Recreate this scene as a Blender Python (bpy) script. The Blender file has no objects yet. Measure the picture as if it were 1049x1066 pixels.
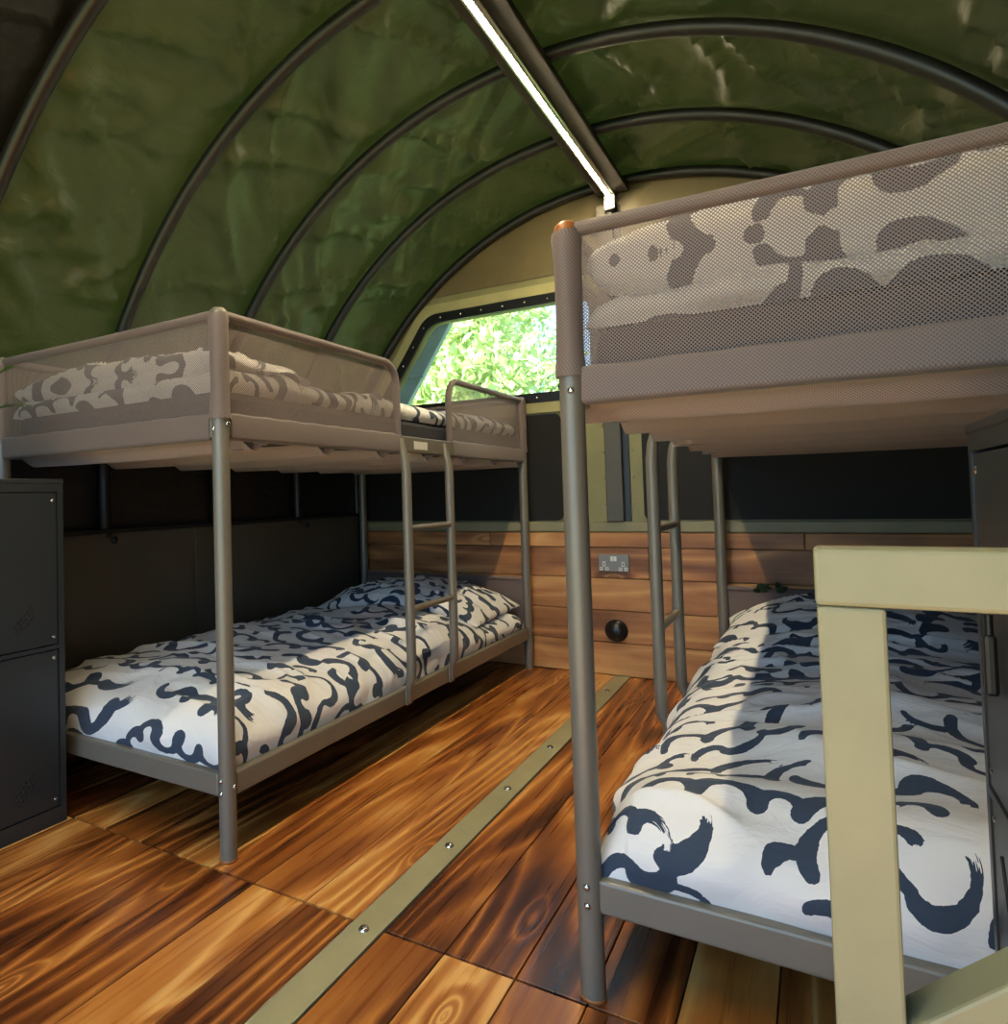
import bpy, bmesh, math, random
import numpy as np
from mathutils import Vector, Matrix

# ---------------------------------------------------------------- camera, sky, sun, exposure
sc = bpy.context.scene
col = sc.collection
PI = math.pi

def make_camera():
    pos = (1.1917, -1.2139, 0.8391)
    yaw, pitch, roll = 0.5709, 0.0324, -0.0263
    fpx, W = 728.88, 1049.0
    cy, sy, cp, sp = math.cos(yaw), math.sin(yaw), math.cos(pitch), math.sin(pitch)
    fwd = Vector((-sy*cp, cy*cp, sp)); right = Vector((cy, sy, 0)); up = right.cross(fwd)
    cr, sr = math.cos(roll), math.sin(roll)
    r2 = cr*right + sr*up; u2 = -sr*right + cr*up
    cam = bpy.data.cameras.new('camera')
    cam.sensor_fit = 'HORIZONTAL'; cam.sensor_width = 36.0
    cam.lens = fpx/W*36.0
    cam.shift_x = 142.39/W; cam.shift_y = -38.89/W
    cam.clip_start = 0.02; cam.clip_end = 200
    o = bpy.data.objects.new('camera', cam); col.objects.link(o)
    m = Matrix((r2, u2, -fwd)).transposed().to_4x4(); m.translation = pos
    o.matrix_world = m
    sc.camera = o
make_camera()

world = bpy.data.worlds.new('sky'); sc.world = world; world.use_nodes = True
bg = world.node_tree.nodes['Background']
bg.inputs[0].default_value = (0.42, 0.68, 1.0, 1); bg.inputs[1].default_value = 3.1

sun_d = bpy.data.lights.new('sun', 'SUN'); sun_d.energy = 42; sun_d.angle = 0.01; sun_d.color = (1, .95, .84)
sun = bpy.data.objects.new('sun', sun_d); col.objects.link(sun)
sun.rotation_euler = (math.radians(38), 0, math.radians(-50)); sun.location = (-6, -4, 8)

vs = sc.view_settings
vs.view_transform = 'Standard'; vs.look = 'None'; vs.gamma = 1; vs.use_curve_mapping = False
vs.exposure = 0.1
LED_STRENGTH = 255.0

# ---------------------------------------------------------------- helpers
def tag(o, label=None, cat=None, group=None, kind=None):
    if label: o['label'] = label
    if cat: o['category'] = cat
    if group: o['group'] = group
    if kind: o['kind'] = kind
    return o

def empty(name, loc=(0, 0, 0), rz=0):
    o = bpy.data.objects.new(name, None); col.objects.link(o)
    o.location = loc; o.rotation_euler = (0, 0, rz); o.empty_display_size = .05
    return o

def link_mesh(name, me, mat, parent=None, loc=(0, 0, 0), rot=(0, 0, 0), smooth=None):
    o = bpy.data.objects.new(name, me); col.objects.link(o)
    if parent is not None: o.parent = parent
    o.location = loc; o.rotation_euler = rot
    if mat is not None and not me.materials: me.materials.append(mat)
    if smooth is True:
        me.shade_smooth()
    return o

class MB:
    """collects shapes, builds ONE mesh"""
    def __init__(s): s.v = []; s.f = []; s.sm = []
    def add(s, vs, fs, smooth=False):
        n = len(s.v); s.v += [tuple(v) for v in vs]
        s.f += [tuple(i+n for i in f) for f in fs]; s.sm += [smooth]*len(fs)
        return s
    def box(s, lo, hi, bev=0.0, M=None):
        x0, y0, z0 = lo; x1, y1, z1 = hi
        if bev <= 0:
            vs_ = [(x0,y0,z0),(x1,y0,z0),(x1,y1,z0),(x0,y1,z0),(x0,y0,z1),(x1,y0,z1),(x1,y1,z1),(x0,y1,z1)]
            fs_ = [(3,2,1,0),(4,5,6,7),(0,1,5,4),(1,2,6,5),(2,3,7,6),(3,0,4,7)]
        else:
            bm = bmesh.new(); bmesh.ops.create_cube(bm, size=1)
            for v in bm.verts:
                v.co = Vector(((x0+x1)/2+v.co.x*(x1-x0), (y0+y1)/2+v.co.y*(y1-y0), (z0+z1)/2+v.co.z*(z1-z0)))
            bmesh.ops.bevel(bm, geom=bm.edges[:], offset=bev, segments=2, affect='EDGES', profile=.5)
            bm.verts.index_update()
            vs_ = [v.co.copy() for v in bm.verts]; fs_ = [[v.index for v in f.verts] for f in bm.faces]; bm.free()
        if M is not None: vs_ = [M @ Vector(v) for v in vs_]
        return s.add(vs_, fs_)
    def tube(s, pts, r, seg=14, caps=True, flat=None):
        pts = [Vector(p) for p in pts]; n = len(pts)
        rs = r if isinstance(r, (list, tuple)) else [r]*n
        tan = [(pts[min(i+1, n-1)]-pts[max(i-1, 0)]).normalized() for i in range(n)]
        ref = Vector((0, 0, 1)) if abs(tan[0].z) < .9 else Vector((1, 0, 0))
        a = tan[0].cross(ref).normalized()
        vs_ = []; fs_ = []
        for i in range(n):
            a = (a - tan[i]*a.dot(tan[i])).normalized(); b = tan[i].cross(a)
            for k in range(seg):
                t = 2*PI*k/seg
                vs_.append(pts[i] + a*(math.cos(t)*rs[i]) + b*(math.sin(t)*rs[i]))
        for i in range(n-1):
            for k in range(seg):
                k2 = (k+1) % seg
                fs_.append((i*seg+k, i*seg+k2, (i+1)*seg+k2, (i+1)*seg+k))
        s.add(vs_, fs_, True)
        if caps:
            s.add([vs_[k] for k in range(seg)], [tuple(range(seg))[::-1]])
            s.add([vs_[(n-1)*seg+k] for k in range(seg)], [tuple(range(seg))])
        return s
    def lathe(s, prof, origin=(0, 0, 0), axis='z', seg=20):
        o = Vector(origin); vs_ = []; fs_ = []; n = len(prof)
        for (r, h) in prof:
            for k in range(seg):
                t = 2*PI*k/seg; c, d = r*math.cos(t), r*math.sin(t)
                if axis == 'z': p = Vector((c, d, h))
                elif axis == 'y': p = Vector((c, h, -d))
                else: p = Vector((h, c, d))
                vs_.append(o+p)
        for i in range(n-1):
            for k in range(seg):
                k2 = (k+1) % seg
                fs_.append((i*seg+k, i*seg+k2, (i+1)*seg+k2, (i+1)*seg+k))
        return s.add(vs_, fs_, True)
    def mesh(s, name):
        me = bpy.data.meshes.new(name); me.from_pydata(s.v, [], s.f)
        me.polygons.foreach_set('use_smooth', s.sm); me.update()
        return me
    def build(s, name, mat, parent=None, loc=(0, 0, 0), rot=(0, 0, 0)):
        me = s.mesh(name)
        bm = bmesh.new(); bm.from_mesh(me); bmesh.ops.recalc_face_normals(bm, faces=bm.faces[:]); bm.to_mesh(me); bm.free()
        return link_mesh(name, me, mat, parent, loc, rot)

def grid_mesh(name, P, uv=None, attrs=None, flip=False):
    """P: (n,m,3) array -> smooth quad grid, uv (n,m,2)"""
    n, m = P.shape[:2]
    idx = np.arange(n*m).reshape(n, m)
    q = np.stack([idx[:-1, :-1], idx[1:, :-1], idx[1:, 1:], idx[:-1, 1:]], -1).reshape(-1, 4)
    if flip: q = q[:, ::-1]
    me = bpy.data.meshes.new(name)
    me.vertices.add(n*m); me.vertices.foreach_set('co', P.reshape(-1).astype(np.float32))
    me.loops.add(q.size); me.loops.foreach_set('vertex_index', q.reshape(-1).astype(np.int32))
    me.polygons.add(len(q)); me.polygons.foreach_set('loop_start', np.arange(0, q.size, 4, dtype=np.int32))
    me.polygons.foreach_set('use_smooth', np.ones(len(q), dtype=bool))
    me.update(calc_edges=True)
    if uv is not None:
        ul = me.uv_layers.new(name='UVMap')
        ul.data.foreach_set('uv', uv.reshape(-1, 2)[q.reshape(-1)].reshape(-1).astype(np.float32))
    for k, a in (attrs or {}).items():
        at = me.attributes.new(k, 'FLOAT', 'POINT'); at.data.foreach_set('value', a.reshape(-1).astype(np.float32))
    me.validate()
    return me

def vnoise(x, y, seed=0):
    rng = np.random.RandomState(seed); T = rng.rand(256, 256)*2-1
    xi = np.floor(x).astype(int); yi = np.floor(y).astype(int)
    fx = x-xi; fy = y-yi
    fx = fx*fx*fx*(fx*(fx*6-15)+10); fy = fy*fy*fy*(fy*(fy*6-15)+10)
    g = lambda a, b: T[a % 256, b % 256]
    return (g(xi, yi)*(1-fx)+g(xi+1, yi)*fx)*(1-fy) + (g(xi, yi+1)*(1-fx)+g(xi+1, yi+1)*fx)*fy
def fbm(x, y, seed=0, oct=3):
    s = 0; a = 1; t = 0
    for i in range(oct):
        s = s + a*vnoise(x*2**i+17.3*i, y*2**i+5.1*i, seed+i); t += a; a *= .5
    return s/t

# ---------------------------------------------------------------- materials
def new_mat(name):
    m = bpy.data.materials.new(name); m.use_nodes = True
    nt = m.node_tree; b = nt.nodes['Principled BSDF']
    return m, nt, b
def N(nt, t, **kw):
    n = nt.nodes.new(t)
    for k, v in kw.items():
        if k.startswith('i_'): n.inputs[k[2:]].default_value = v
        else: setattr(n, k, v)
    return n
def math_n(nt, op, a, b=None, c=None):
    n = nt.nodes.new('ShaderNodeMath'); n.operation = op
    for i, x in enumerate((a, b, c)):
        if x is None: continue
        if hasattr(x, 'links') or hasattr(x, 'is_output'): nt.links.new(x, n.inputs[i])
        else: n.inputs[i].default_value = x
    return n.outputs[0]
def ramp(nt, fac, stops):
    r = nt.nodes.new('ShaderNodeValToRGB'); e = r.color_ramp.elements
    while len(e) < len(stops): e.new(.5)
    for i, (p, c) in enumerate(stops): e[i].position = p; e[i].color = (*c, 1)
    nt.links.new(fac, r.inputs[0]); return r.outputs[0]
def mapping(nt, src, scale=(1, 1, 1), loc=None):
    m = nt.nodes.new('ShaderNodeMapping'); m.inputs['Scale'].default_value = scale
    nt.links.new(src, m.inputs['Vector'])
    if loc is not None: nt.links.new(loc, m.inputs['Location'])
    return m.outputs[0]
def noise(nt, vec, scale, detail=4, rough=.5, dist=0):
    n = N(nt, 'ShaderNodeTexNoise'); n.inputs['Scale'].default_value = scale; n.inputs['Detail'].default_value = detail
    n.inputs['Roughness'].default_value = rough; n.inputs['Distortion'].default_value = dist
    nt.links.new(vec, n.inputs['Vector']); return n.outputs['Fac']
def bump(nt, b, h, strength=.3, dist=.002):
    n = N(nt, 'ShaderNodeBump'); n.inputs['Strength'].default_value = strength; n.inputs['Distance'].default_value = dist
    nt.links.new(h, n.inputs['Height']); nt.links.new(n.outputs[0], b.inputs['Normal'])

def paint(name, c, rough=.45, metal=0.0, var=.12, scale=8, bmp=.05, spec=.5):
    m, nt, b = new_mat(name)
    tc = N(nt, 'ShaderNodeTexCoord').outputs['Object']
    n1 = noise(nt, tc, scale, 6, .6)
    lo = tuple(x*(1-var) for x in c); hi = tuple(min(1, x*(1+var)) for x in c)
    nt.links.new(ramp(nt, n1, [(.3, lo), (.7, hi)]), b.inputs['Base Color'])
    b.inputs['Roughness'].default_value = rough; b.inputs['Metallic'].default_value = metal
    b.inputs['Specular IOR Level'].default_value = spec
    if bmp: bump(nt, b, noise(nt, tc, scale*30, 3), bmp, .001)
    return m

def wood(name, stops, rough=.3, along='X', burn=(.35, .75), tone=.5, grain_k=15):
    """scorched softwood: grain lines along the plank, knots, burnt patches, one tone per plank"""
    m, nt, b = new_mat(name)
    tc = N(nt, 'ShaderNodeTexCoord').outputs['Object']
    oi = N(nt, 'ShaderNodeObjectInfo').outputs['Random']
    off = N(nt, 'ShaderNodeCombineXYZ')
    nt.links.new(math_n(nt, 'MULTIPLY', oi, 91.7), off.inputs[0])
    nt.links.new(math_n(nt, 'MULTIPLY', oi, 57.3), off.inputs[1])
    p = mapping(nt, tc, (1, 1, 1), off.outputs[0])
    # knots
    vo = N(nt, 'ShaderNodeTexVoronoi'); vo.inputs['Scale'].default_value = 1.0
    nt.links.new(mapping(nt, p, (1.9, 6, 1)), vo.inputs['Vector'])
    kd = vo.outputs['Distance']
    knot = N(nt, 'ShaderNodeMapRange'); knot.inputs['From Min'].default_value = .0; knot.inputs['From Max'].default_value = .26
    knot.inputs['To Min'].default_value = 1; knot.inputs['To Max'].default_value = 0; nt.links.new(kd, knot.inputs[0])
    kn = math_n(nt, 'POWER', knot.outputs[0], 2.0)
    base = noise(nt, mapping(nt, p, (.42, 4.2, 1)), 1.0, 1.5, .35)
    fld = math_n(nt, 'ADD', base, math_n(nt, 'MULTIPLY', kn, .22))
    ln = math_n(nt, 'PINGPONG', math_n(nt, 'MULTIPLY', fld, grain_k), .5)
    ln = math_n(nt, 'POWER', math_n(nt, 'MULTIPLY', ln, 2.0), 2.0)
    fine = noise(nt, mapping(nt, p, (2.2, 75, 1)), 1.0, 3, .55)
    big = noise(nt, mapping(nt, p, (1.5, 4.5, 1)), 1.0, 4, .55, .5)
    patch = noise(nt, mapping(nt, p, (2.0, 7.0, 1)), 1.0, 2, .5)
    t = math_n(nt, 'MULTIPLY', math_n(nt, 'MULTIPLY', ln, patch), .46)
    t = math_n(nt, 'ADD', t, math_n(nt, 'MULTIPLY', fine, .22))
    t = math_n(nt, 'ADD', t, math_n(nt, 'MULTIPLY', big, .85))
    t = math_n(nt, 'ADD', t, math_n(nt, 'MULTIPLY', math_n(nt, 'SUBTRACT', oi, .5), tone))
    kc = math_n(nt, 'POWER', knot.outputs[0], 9.0)
    t = math_n(nt, 'ADD', t, math_n(nt, 'MULTIPLY', kc, .30))
    mr = N(nt, 'ShaderNodeMapRange'); mr.inputs['From Min'].default_value = burn[0]; mr.inputs['From Max'].default_value = burn[1]
    nt.links.new(t, mr.inputs[0])
    nt.links.new(ramp(nt, mr.outputs[0], stops), b.inputs['Base Color'])
    b.inputs['Roughness'].default_value = rough
    nt.links.new(math_n(nt, 'ADD', math_n(nt, 'MULTIPLY', fine, .25), rough-.1), b.inputs['Roughness'])
    bump(nt, b, math_n(nt, 'ADD', ln, fine), .25, .0012)
    return m

def mesh_fabric(name, c, period, hole):
    """woven see-through net: threads with real gaps, UV in metres"""
    m, nt, b = new_mat(name)
    uv = N(nt, 'ShaderNodeTexCoord').outputs['UV']
    sp = N(nt, 'ShaderNodeSeparateXYZ'); nt.links.new(uv, sp.inputs[0])
    u, v = sp.outputs[0], sp.outputs[1]
    k = 2*PI/period
    a = math_n(nt, 'SINE', math_n(nt, 'MULTIPLY', math_n(nt, 'ADD', u, v), k*.5))
    d = math_n(nt, 'SINE', math_n(nt, 'MULTIPLY', math_n(nt, 'SUBTRACT', u, v), k*.5))
    w = math_n(nt, 'ABSOLUTE', math_n(nt, 'MULTIPLY', a, d))
    gap = math_n(nt, 'GREATER_THAN', w, hole)
    tr = N(nt, 'ShaderNodeBsdfTransparent')
    mx = N(nt, 'ShaderNodeMixShader')
    out = nt.nodes['Material Output']
    tl = N(nt, 'ShaderNodeBsdfTranslucent'); tl.inputs[0].default_value = (*c, 1)
    mt = N(nt, 'ShaderNodeMixShader'); mt.inputs[0].default_value = .3
    nt.links.new(b.outputs[0], mt.inputs[1]); nt.links.new(tl.outputs[0], mt.inputs[2])
    nt.links.new(gap, mx.inputs[0]); nt.links.new(mt.outputs[0], mx.inputs[1]); nt.links.new(tr.outputs[0], mx.inputs[2])
    nt.links.new(mx.outputs[0], out.inputs[0])
    cm = N(nt, 'ShaderNodeMix', data_type='RGBA')
    nt.links.new(math_n(nt, 'GREATER_THAN', w, .5), cm.inputs[0])
    cm.inputs[6].default_value = (*c, 1); cm.inputs[7].default_value = (*[x*.42 for x in c], 1)
    nt.links.new(cm.outputs[2], b.inputs['Base Color']); b.inputs['Roughness'].default_value = .55
    b.inputs['Sheen Weight'].default_value = .3
    return m

def canvas(name, c, trans):
    m, nt, b = new_mat(name)
    tc = N(nt, 'ShaderNodeTexCoord').outputs['Object']
    n1 = noise(nt, tc, 3, 5, .6)
    nt.links.new(ramp(nt, n1, [(.3, tuple(x*.8 for x in c)), (.7, tuple(x*1.2 for x in c))]), b.inputs['Base Color'])
    b.inputs['Roughness'].default_value = .42; b.inputs['Specular IOR Level'].default_value = .5
    bump(nt, b, noise(nt, mapping(nt, tc, (9, 5, 9)), 1.0, 5, .55, .8), .5, .02)
    tl = N(nt, 'ShaderNodeBsdfTranslucent'); tl.inputs[0].default_value = (.20, .34, .06, 1)
    mt = N(nt, 'ShaderNodeMixShader'); mt.inputs[0].default_value = trans
    nt.links.new(b.outputs[0], mt.inputs[1]); nt.links.new(tl.outputs[0], mt.inputs[2])
    nt.links.new(mt.outputs[0], nt.nodes['Material Output'].inputs[0])
    return m

def bedding(name):
    """white cotton printed with navy brush strokes; the print is stored on the cloth as stroke distance"""
    m, nt, b = new_mat(name)
    def at(n):
        a = N(nt, 'ShaderNodeAttribute', attribute_name=n); return a.outputs['Fac']
    tc = N(nt, 'ShaderNodeTexCoord').outputs['Object']
    edge = math_n(nt, 'MULTIPLY', math_n(nt, 'SUBTRACT', noise(nt, tc, 60, 3, .6), .5), .006)
    ink = math_n(nt, 'ADD', at('ink'), edge)
    cmb = N(nt, 'ShaderNodeCombineXYZ'); nt.links.new(math_n(nt, 'MULTIPLY', at('across'), 260), cmb.inputs[0])
    nt.links.new(math_n(nt, 'MULTIPLY', at('along'), 9), cmb.inputs[1])
    st = noise(nt, cmb.outputs[0], 1.0, 2, .6)
    dry = math_n(nt, 'GREATER_THAN', math_n(nt, 'ADD', st, math_n(nt, 'MULTIPLY', at('dry'), .75)), .98)
    mask = math_n(nt, 'MULTIPLY', math_n(nt, 'GREATER_THAN', ink, 0.0), math_n(nt, 'SUBTRACT', 1.0, dry))
    mx = N(nt, 'ShaderNodeMix', data_type='RGBA')
    nt.links.new(mask, mx.inputs[0])
    mx.inputs[6].default_value = (.80, .79, .77, 1); mx.inputs[7].default_value = (.040, .060, .095, 1)
    nt.links.new(mx.outputs[2], b.inputs['Base Color'])
    b.inputs['Roughness'].default_value = .8; b.inputs['Specular IOR Level'].default_value = .2
    b.inputs['Sheen Weight'].default_value = .15
    bump(nt, b, noise(nt, mapping(nt, tc, (9, 17, 12)), 1.0, 4, .55, .9), .7, .012)
    return m

def flat(name, c, rough=.5, metal=0, emit=None):
    m, nt, b = new_mat(name)
    b.inputs['Base Color'].default_value = (*c, 1); b.inputs['Roughness'].default_value = rough; b.inputs['Metallic'].default_value = metal
    tc = N(nt, 'ShaderNodeTexCoord').outputs['Object']
    nt.links.new(math_n(nt, 'ADD', math_n(nt, 'MULTIPLY', noise(nt, tc, 25, 3), .15), max(rough-.07, .02)), b.inputs['Roughness'])
    if emit:
        b.inputs['Emission Color'].default_value = (*emit[0], 1); b.inputs['Emission Strength'].default_value = emit[1]
    return m

M = {}
M['bed'] = paint('bed_metal', (.20, .18, .142), .36, 0.2, .06, 6, .03)
M['floor'] = wood('scorched_floor_wood', [(0, (.014, .005, .002)), (.25, (.085, .023, .006)), (.5, (.265, .080, .016)), (.75, (.50, .190, .038)), (1, (.74, .40, .12))], .27, burn=(.27, .86), tone=.36)
M['plank'] = wood('scorched_wall_wood', [(0, (.05, .016, .006)), (.3, (.20, .073, .022)), (.6, (.44, .19, .06)), (1, (.68, .37, .13))], .45, burn=(.20, .86), tone=.2, grain_k=10)
M['olive'] = paint('olive_paint', (.225, .215, .095), .5, 0, .12, 5, .05)
M['strip'] = paint('olive_strip_paint', (.33, .30, .165), .5, 0, .12, 6, .05)
M['frame'] = paint('olive_frame_paint', (.36, .335, .15), .5, 0, .12, 5, .05)
M['olive_dark'] = paint('olive_trim_paint', (.24, .225, .125), .5, 0, .15, 5, .05)
M['gate'] = paint('olive_timber_paint', (.295, .285, .165), .5, 0, .14, 4, .12)
M['charcoal'] = paint('charcoal_panel', (.013, .012, .0105), .6, 0, .1, 4, .05, .25)
M['sidepanel'] = paint('dark_side_panel', (.075, .068, .05), .42, 0, .15, 3, .04)
M['locker'] = paint('locker_metal', (.030, .036, .040), .36, 0.2, .08, 3, .03)
M['black'] = flat('black_plastic', (.008, .008, .008), .35)
M['hoop'] = flat('black_hoop_tube', (.008, .007, .0065), .42)
M['steel'] = flat('bright_steel', (.62, .61, .58), .25, 1)
M['grey_plate'] = flat('socket_plate_metal', (.23, .22, .20), .4, .4)
M['white'] = flat('white_plastic', (.72, .70, .64), .4)
M['canvas'] = canvas('green_canvas', (.028, .034, .012), .004)
M['liner'] = canvas('black_liner_and_shade', (.008, .008, .007), .0)  # roof liner; also colours the sheets that stand for shade
M['net'] = mesh_fabric('grey_net', (.275, .208, .188), .0060, .47)
M['net_close'] = mesh_fabric('grey_net_doubled', (.275, .208, .188), .0060, .97)
M['base_cloth'] = mesh_fabric('base_net', (.74, .59, .53), .0060, .95)
M['bedding'] = bedding('brush_print_cotton')
M['mattress'] = paint('mattress_cloth', (.028, .028, .036), .8, 0, .1, 20, .1)
M['cap'] = flat('amber_cap', (.35, .12, .03), .4)  # amber tone on the foot caps and one bunk's post caps
M['tan'] = paint('gable_tan', (.13, .10, .042), .5, 0, .15, 5, .05)
M['ridge'] = paint('ridge_board', (.020, .014, .010), .65, 0, .2, 5, .05)
M['led'] = flat('led_diffuser', (1, .95, .85), .5, 0, ((1.0, .82, .52), LED_STRENGTH))
M['alu'] = flat('aluminium_channel', (.72, .70, .66), .35, .9)
M['leaf'] = paint('leaf_green', (.10, .24, .03), .45, 0, .4, 20, 0)
M['leaf_dark'] = paint('dark_leaf_green', (.020, .045, .018), .5, 0, .4, 20, 0)

def tree_leaf():
    m, nt, b = new_mat('tree_leaf')
    oi = N(nt, 'ShaderNodeNewGeometry').outputs['Random Per Island']
    nt.links.new(ramp(nt, oi, [(0, (.22, .32, .10)), (.5, (.40, .48, .22)), (1, (.58, .62, .38))]), b.inputs['Base Color'])
    tl = N(nt, 'ShaderNodeBsdfTranslucent'); tl.inputs[0].default_value = (.55, .68, .28, 1)
    mt = N(nt, 'ShaderNodeMixShader'); mt.inputs[0].default_value = .4
    nt.links.new(b.outputs[0], mt.inputs[1]); nt.links.new(tl.outputs[0], mt.inputs[2])
    nt.links.new(mt.outputs[0], nt.nodes['Material Output'].inputs[0]); return m
M['tree_leaf'] = tree_leaf()
M['bark'] = paint('bark', (.09, .06, .04), .8, 0, .3, 10, .4)
M['grass'] = paint('grass_ground', (.11, .16, .05), .9, 0, .4, 3, .3)
def glass_mat():
    m, nt, b = new_mat('window_glass')
    tr = N(nt, 'ShaderNodeBsdfTransparent'); tr.inputs[0].default_value = (.93, .97, .97, 1)
    gl = N(nt, 'ShaderNodeBsdfGlossy'); gl.inputs['Roughness'].default_value = .03
    fr = N(nt, 'ShaderNodeFresnel'); fr.inputs[0].default_value = 1.45
    mx = N(nt, 'ShaderNodeMixShader')
    nt.links.new(fr.outputs[0], mx.inputs[0]); nt.links.new(tr.outputs[0], mx.inputs[1]); nt.links.new(gl.outputs[0], mx.inputs[2])
    nt.links.new(mx.outputs[0], nt.nodes['Material Output'].inputs[0]); return m
M['glass'] = glass_mat()
M['outer_bar'] = paint('blue_grey_bar', (.25, .32, .35), .5, 0, .15, 6, .05)

# ---------------------------------------------------------------- the shell
XC, HA, HB, Z0, HN = .458, 1.624, 1.916, .328, 2.06     # hoop profile
XL, XR = -.97, 1.93
WX = lambda x: 1.192+(x-1.192)*1.012
WZ = lambda z: .839+(z-.839)*1.012
YW = 2.10; YB = -2.35
def prof_t(t, off=0.0):
    """t 0..1 left foot to right foot along the hoop; the legs stand upright at the side walls"""
    th = PI*(1-t)
    c, s_ = math.cos(th), math.sin(th)
    a, b = HA+off, HB+off
    x = XC + a*math.copysign(abs(c)**(2/HN), c)
    return (min(max(x, XL-.016-off), XR+.016+off), Z0 + b*abs(s_)**(2/HN))
T0 = .042

# floor: slab + one object per plank
floor = MB().box((XL-.03, YB, -.09), (XR+.03, YW+.05, -.024)).build('floor', M['charcoal'])
tag(floor, kind='structure')
STRIP = (.384, .454)
edges_l = [STRIP[0]]
for w in (.125, .141, .128, .122, .135, .13, .128, .136, .13, .128, .14): edges_l.append(edges_l[-1]-w)
edges_r = [STRIP[1]]
for w in (.128, .136, .123, .13, .134, .126, .13, .138, .126, .13, .13, .13): edges_r.append(edges_r[-1]+w)
spans = [(edges_l[i+1], edges_l[i]) for i in range(len(edges_l)-1)] + [(edges_r[i], edges_r[i+1]) for i in range(len(edges_r)-1)]
for i, (x0, x1) in enumerate(spans):
    x0 = max(x0, XL); x1 = min(x1, XR)
    if x1-x0 < .02: continue
    for j, (y0, y1) in enumerate(((YB, -.047), (-.044, YW))):
        L, W = y1-y0-.003, x1-x0-.0025
        o = MB().box((-L/2, -W/2, -.022), (L/2, W/2, 0), .0012).build('floor_plank', M['floor'], floor, ((x0+x1)/2, (y0+y1)/2, 0), (0, 0, PI/2))
        if (i*7+j*3) % 2: o.rotation_euler.z = -PI/2
strip = MB().box((STRIP[0]+.002, YB, -.022), (STRIP[1]-.002, YW-.002, .003), .0012).build('metal_strip', M['strip'], floor)
strip['label'] = 'olive painted metal strip bolted down the middle'
stud = MB().lathe([(0, .0065), (.004, .0062), (.008, .005), (.0105, .002), (.011, 0)], seg=14).mesh('stud')
for k in range(9):
    y = -1.2 + k*.374
    link_mesh('stud', stud, M['steel'], strip, (.419, y+.013, .003))

# end wall
def poly_with_hole(outer, holes):
    bm = bmesh.new()
    es = []
    for lp in [outer]+holes:
        vs_ = [bm.verts.new((p[0], 0, p[1])) for p in lp]
        es += [bm.edges.new((vs_[i], vs_[(i+1) % len(vs_)])) for i in range(len(vs_))]
    bmesh.ops.triangle_fill(bm, use_beauty=True, use_dissolve=False, edges=es)
    return bm
def extrude_y(bm, t):
    r = bmesh.ops.extrude_face_region(bm, geom=bm.faces[:])
    bmesh.ops.translate(bm, verts=[v for v in r['geom'] if isinstance(v, bmesh.types.BMVert)], vec=(0, t, 0))
    bmesh.ops.recalc_face_normals(bm, faces=bm.faces[:])
def bm_obj(name, bm, mat, parent=None, loc=(0, 0, 0)):
    me = bpy.data.meshes.new(name); bm.to_mesh(me); bm.free()
    return link_mesh(name, me, mat, parent, loc)
def rounded(pts, rads, seg=6):
    """closed polygon with rounded corners (2D)"""
    out = []; n = len(pts)
    for i in range(n):
        p0, p, p1 = Vector(pts[i-1]), Vector(pts[i]), Vector(pts[(i+1) % n]); r = rads[i]
        if r <= 0: out.append(tuple(p)); continue
        a = (p0-p).normalized(); b = (p1-p).normalized()
        ang = a.angle(b); d = min(r/math.tan(ang/2), (p0-p).length*.49, (p1-p).length*.49); r = d*math.tan(ang/2)
        c = p + (a+b).normalized()*(r/math.sin(ang/2))
        s0, s1 = p+a*d-c, p+b*d-c
        t0 = math.atan2(s0.y, s0.x); t1 = math.atan2(s1.y, s1.x); dt = (t1-t0+PI) % (2*PI)-PI
        for k in range(seg+1):
            t = t0+dt*k/seg; out.append((c.x+r*math.cos(t), c.y+r*math.sin(t)))
    return out
def offset_poly(pts, d):
    n = len(pts); out = []
    area = sum(pts[i][0]*pts[(i+1) % n][1]-pts[(i+1) % n][0]*pts[i][1] for i in range(n))
    sg = 1 if area > 0 else -1
    for i in range(n):
        p0, p, p1 = Vector(pts[i-1]), Vector(pts[i]), Vector(pts[(i+1) % n])
        e0 = (p-p0).normalized(); e1 = (p1-p).normalized()
        n0 = Vector((e0.y, -e0.x))*sg; n1 = Vector((e1.y, -e1.x))*sg
        k = (n0+n1); k = k/(k.dot(n0)) if k.length > 1e-6 else n0
        out.append(tuple(p+k*d))
    return out

GL = [(WX(x), WZ(z)) for x, z in ((-.775, 1.322), (.335, 1.318), (.335, 1.742), (-.485, 1.742))]          # glazing corners
SEAL = offset_poly(GL, .048)
FRAME = offset_poly(GL, .098)
GLr = rounded(GL, [.05, .06, .06, .10]); SEALr = rounded(SEAL, [.06, .09, .09, .13]); FRAMEr = rounded(FRAME, [.05, .05, .05, .02])
outer = [(XL-.03, -.02), (XR+.03, -.02)]
for k in range(0, 61):
    outer.append(prof_t(1-T0-(1-2*T0)*k/60, .03))
outer = [(max(XL-.03, min(XR+.05, x)), z) for x, z in outer]
bm = poly_with_hole(outer, [GLr]); extrude_y(bm, .05)
wall_end = bm_obj('wall_end', bm, M['olive'], None, (0, YW, 0)); tag(wall_end, kind='structure')
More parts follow.
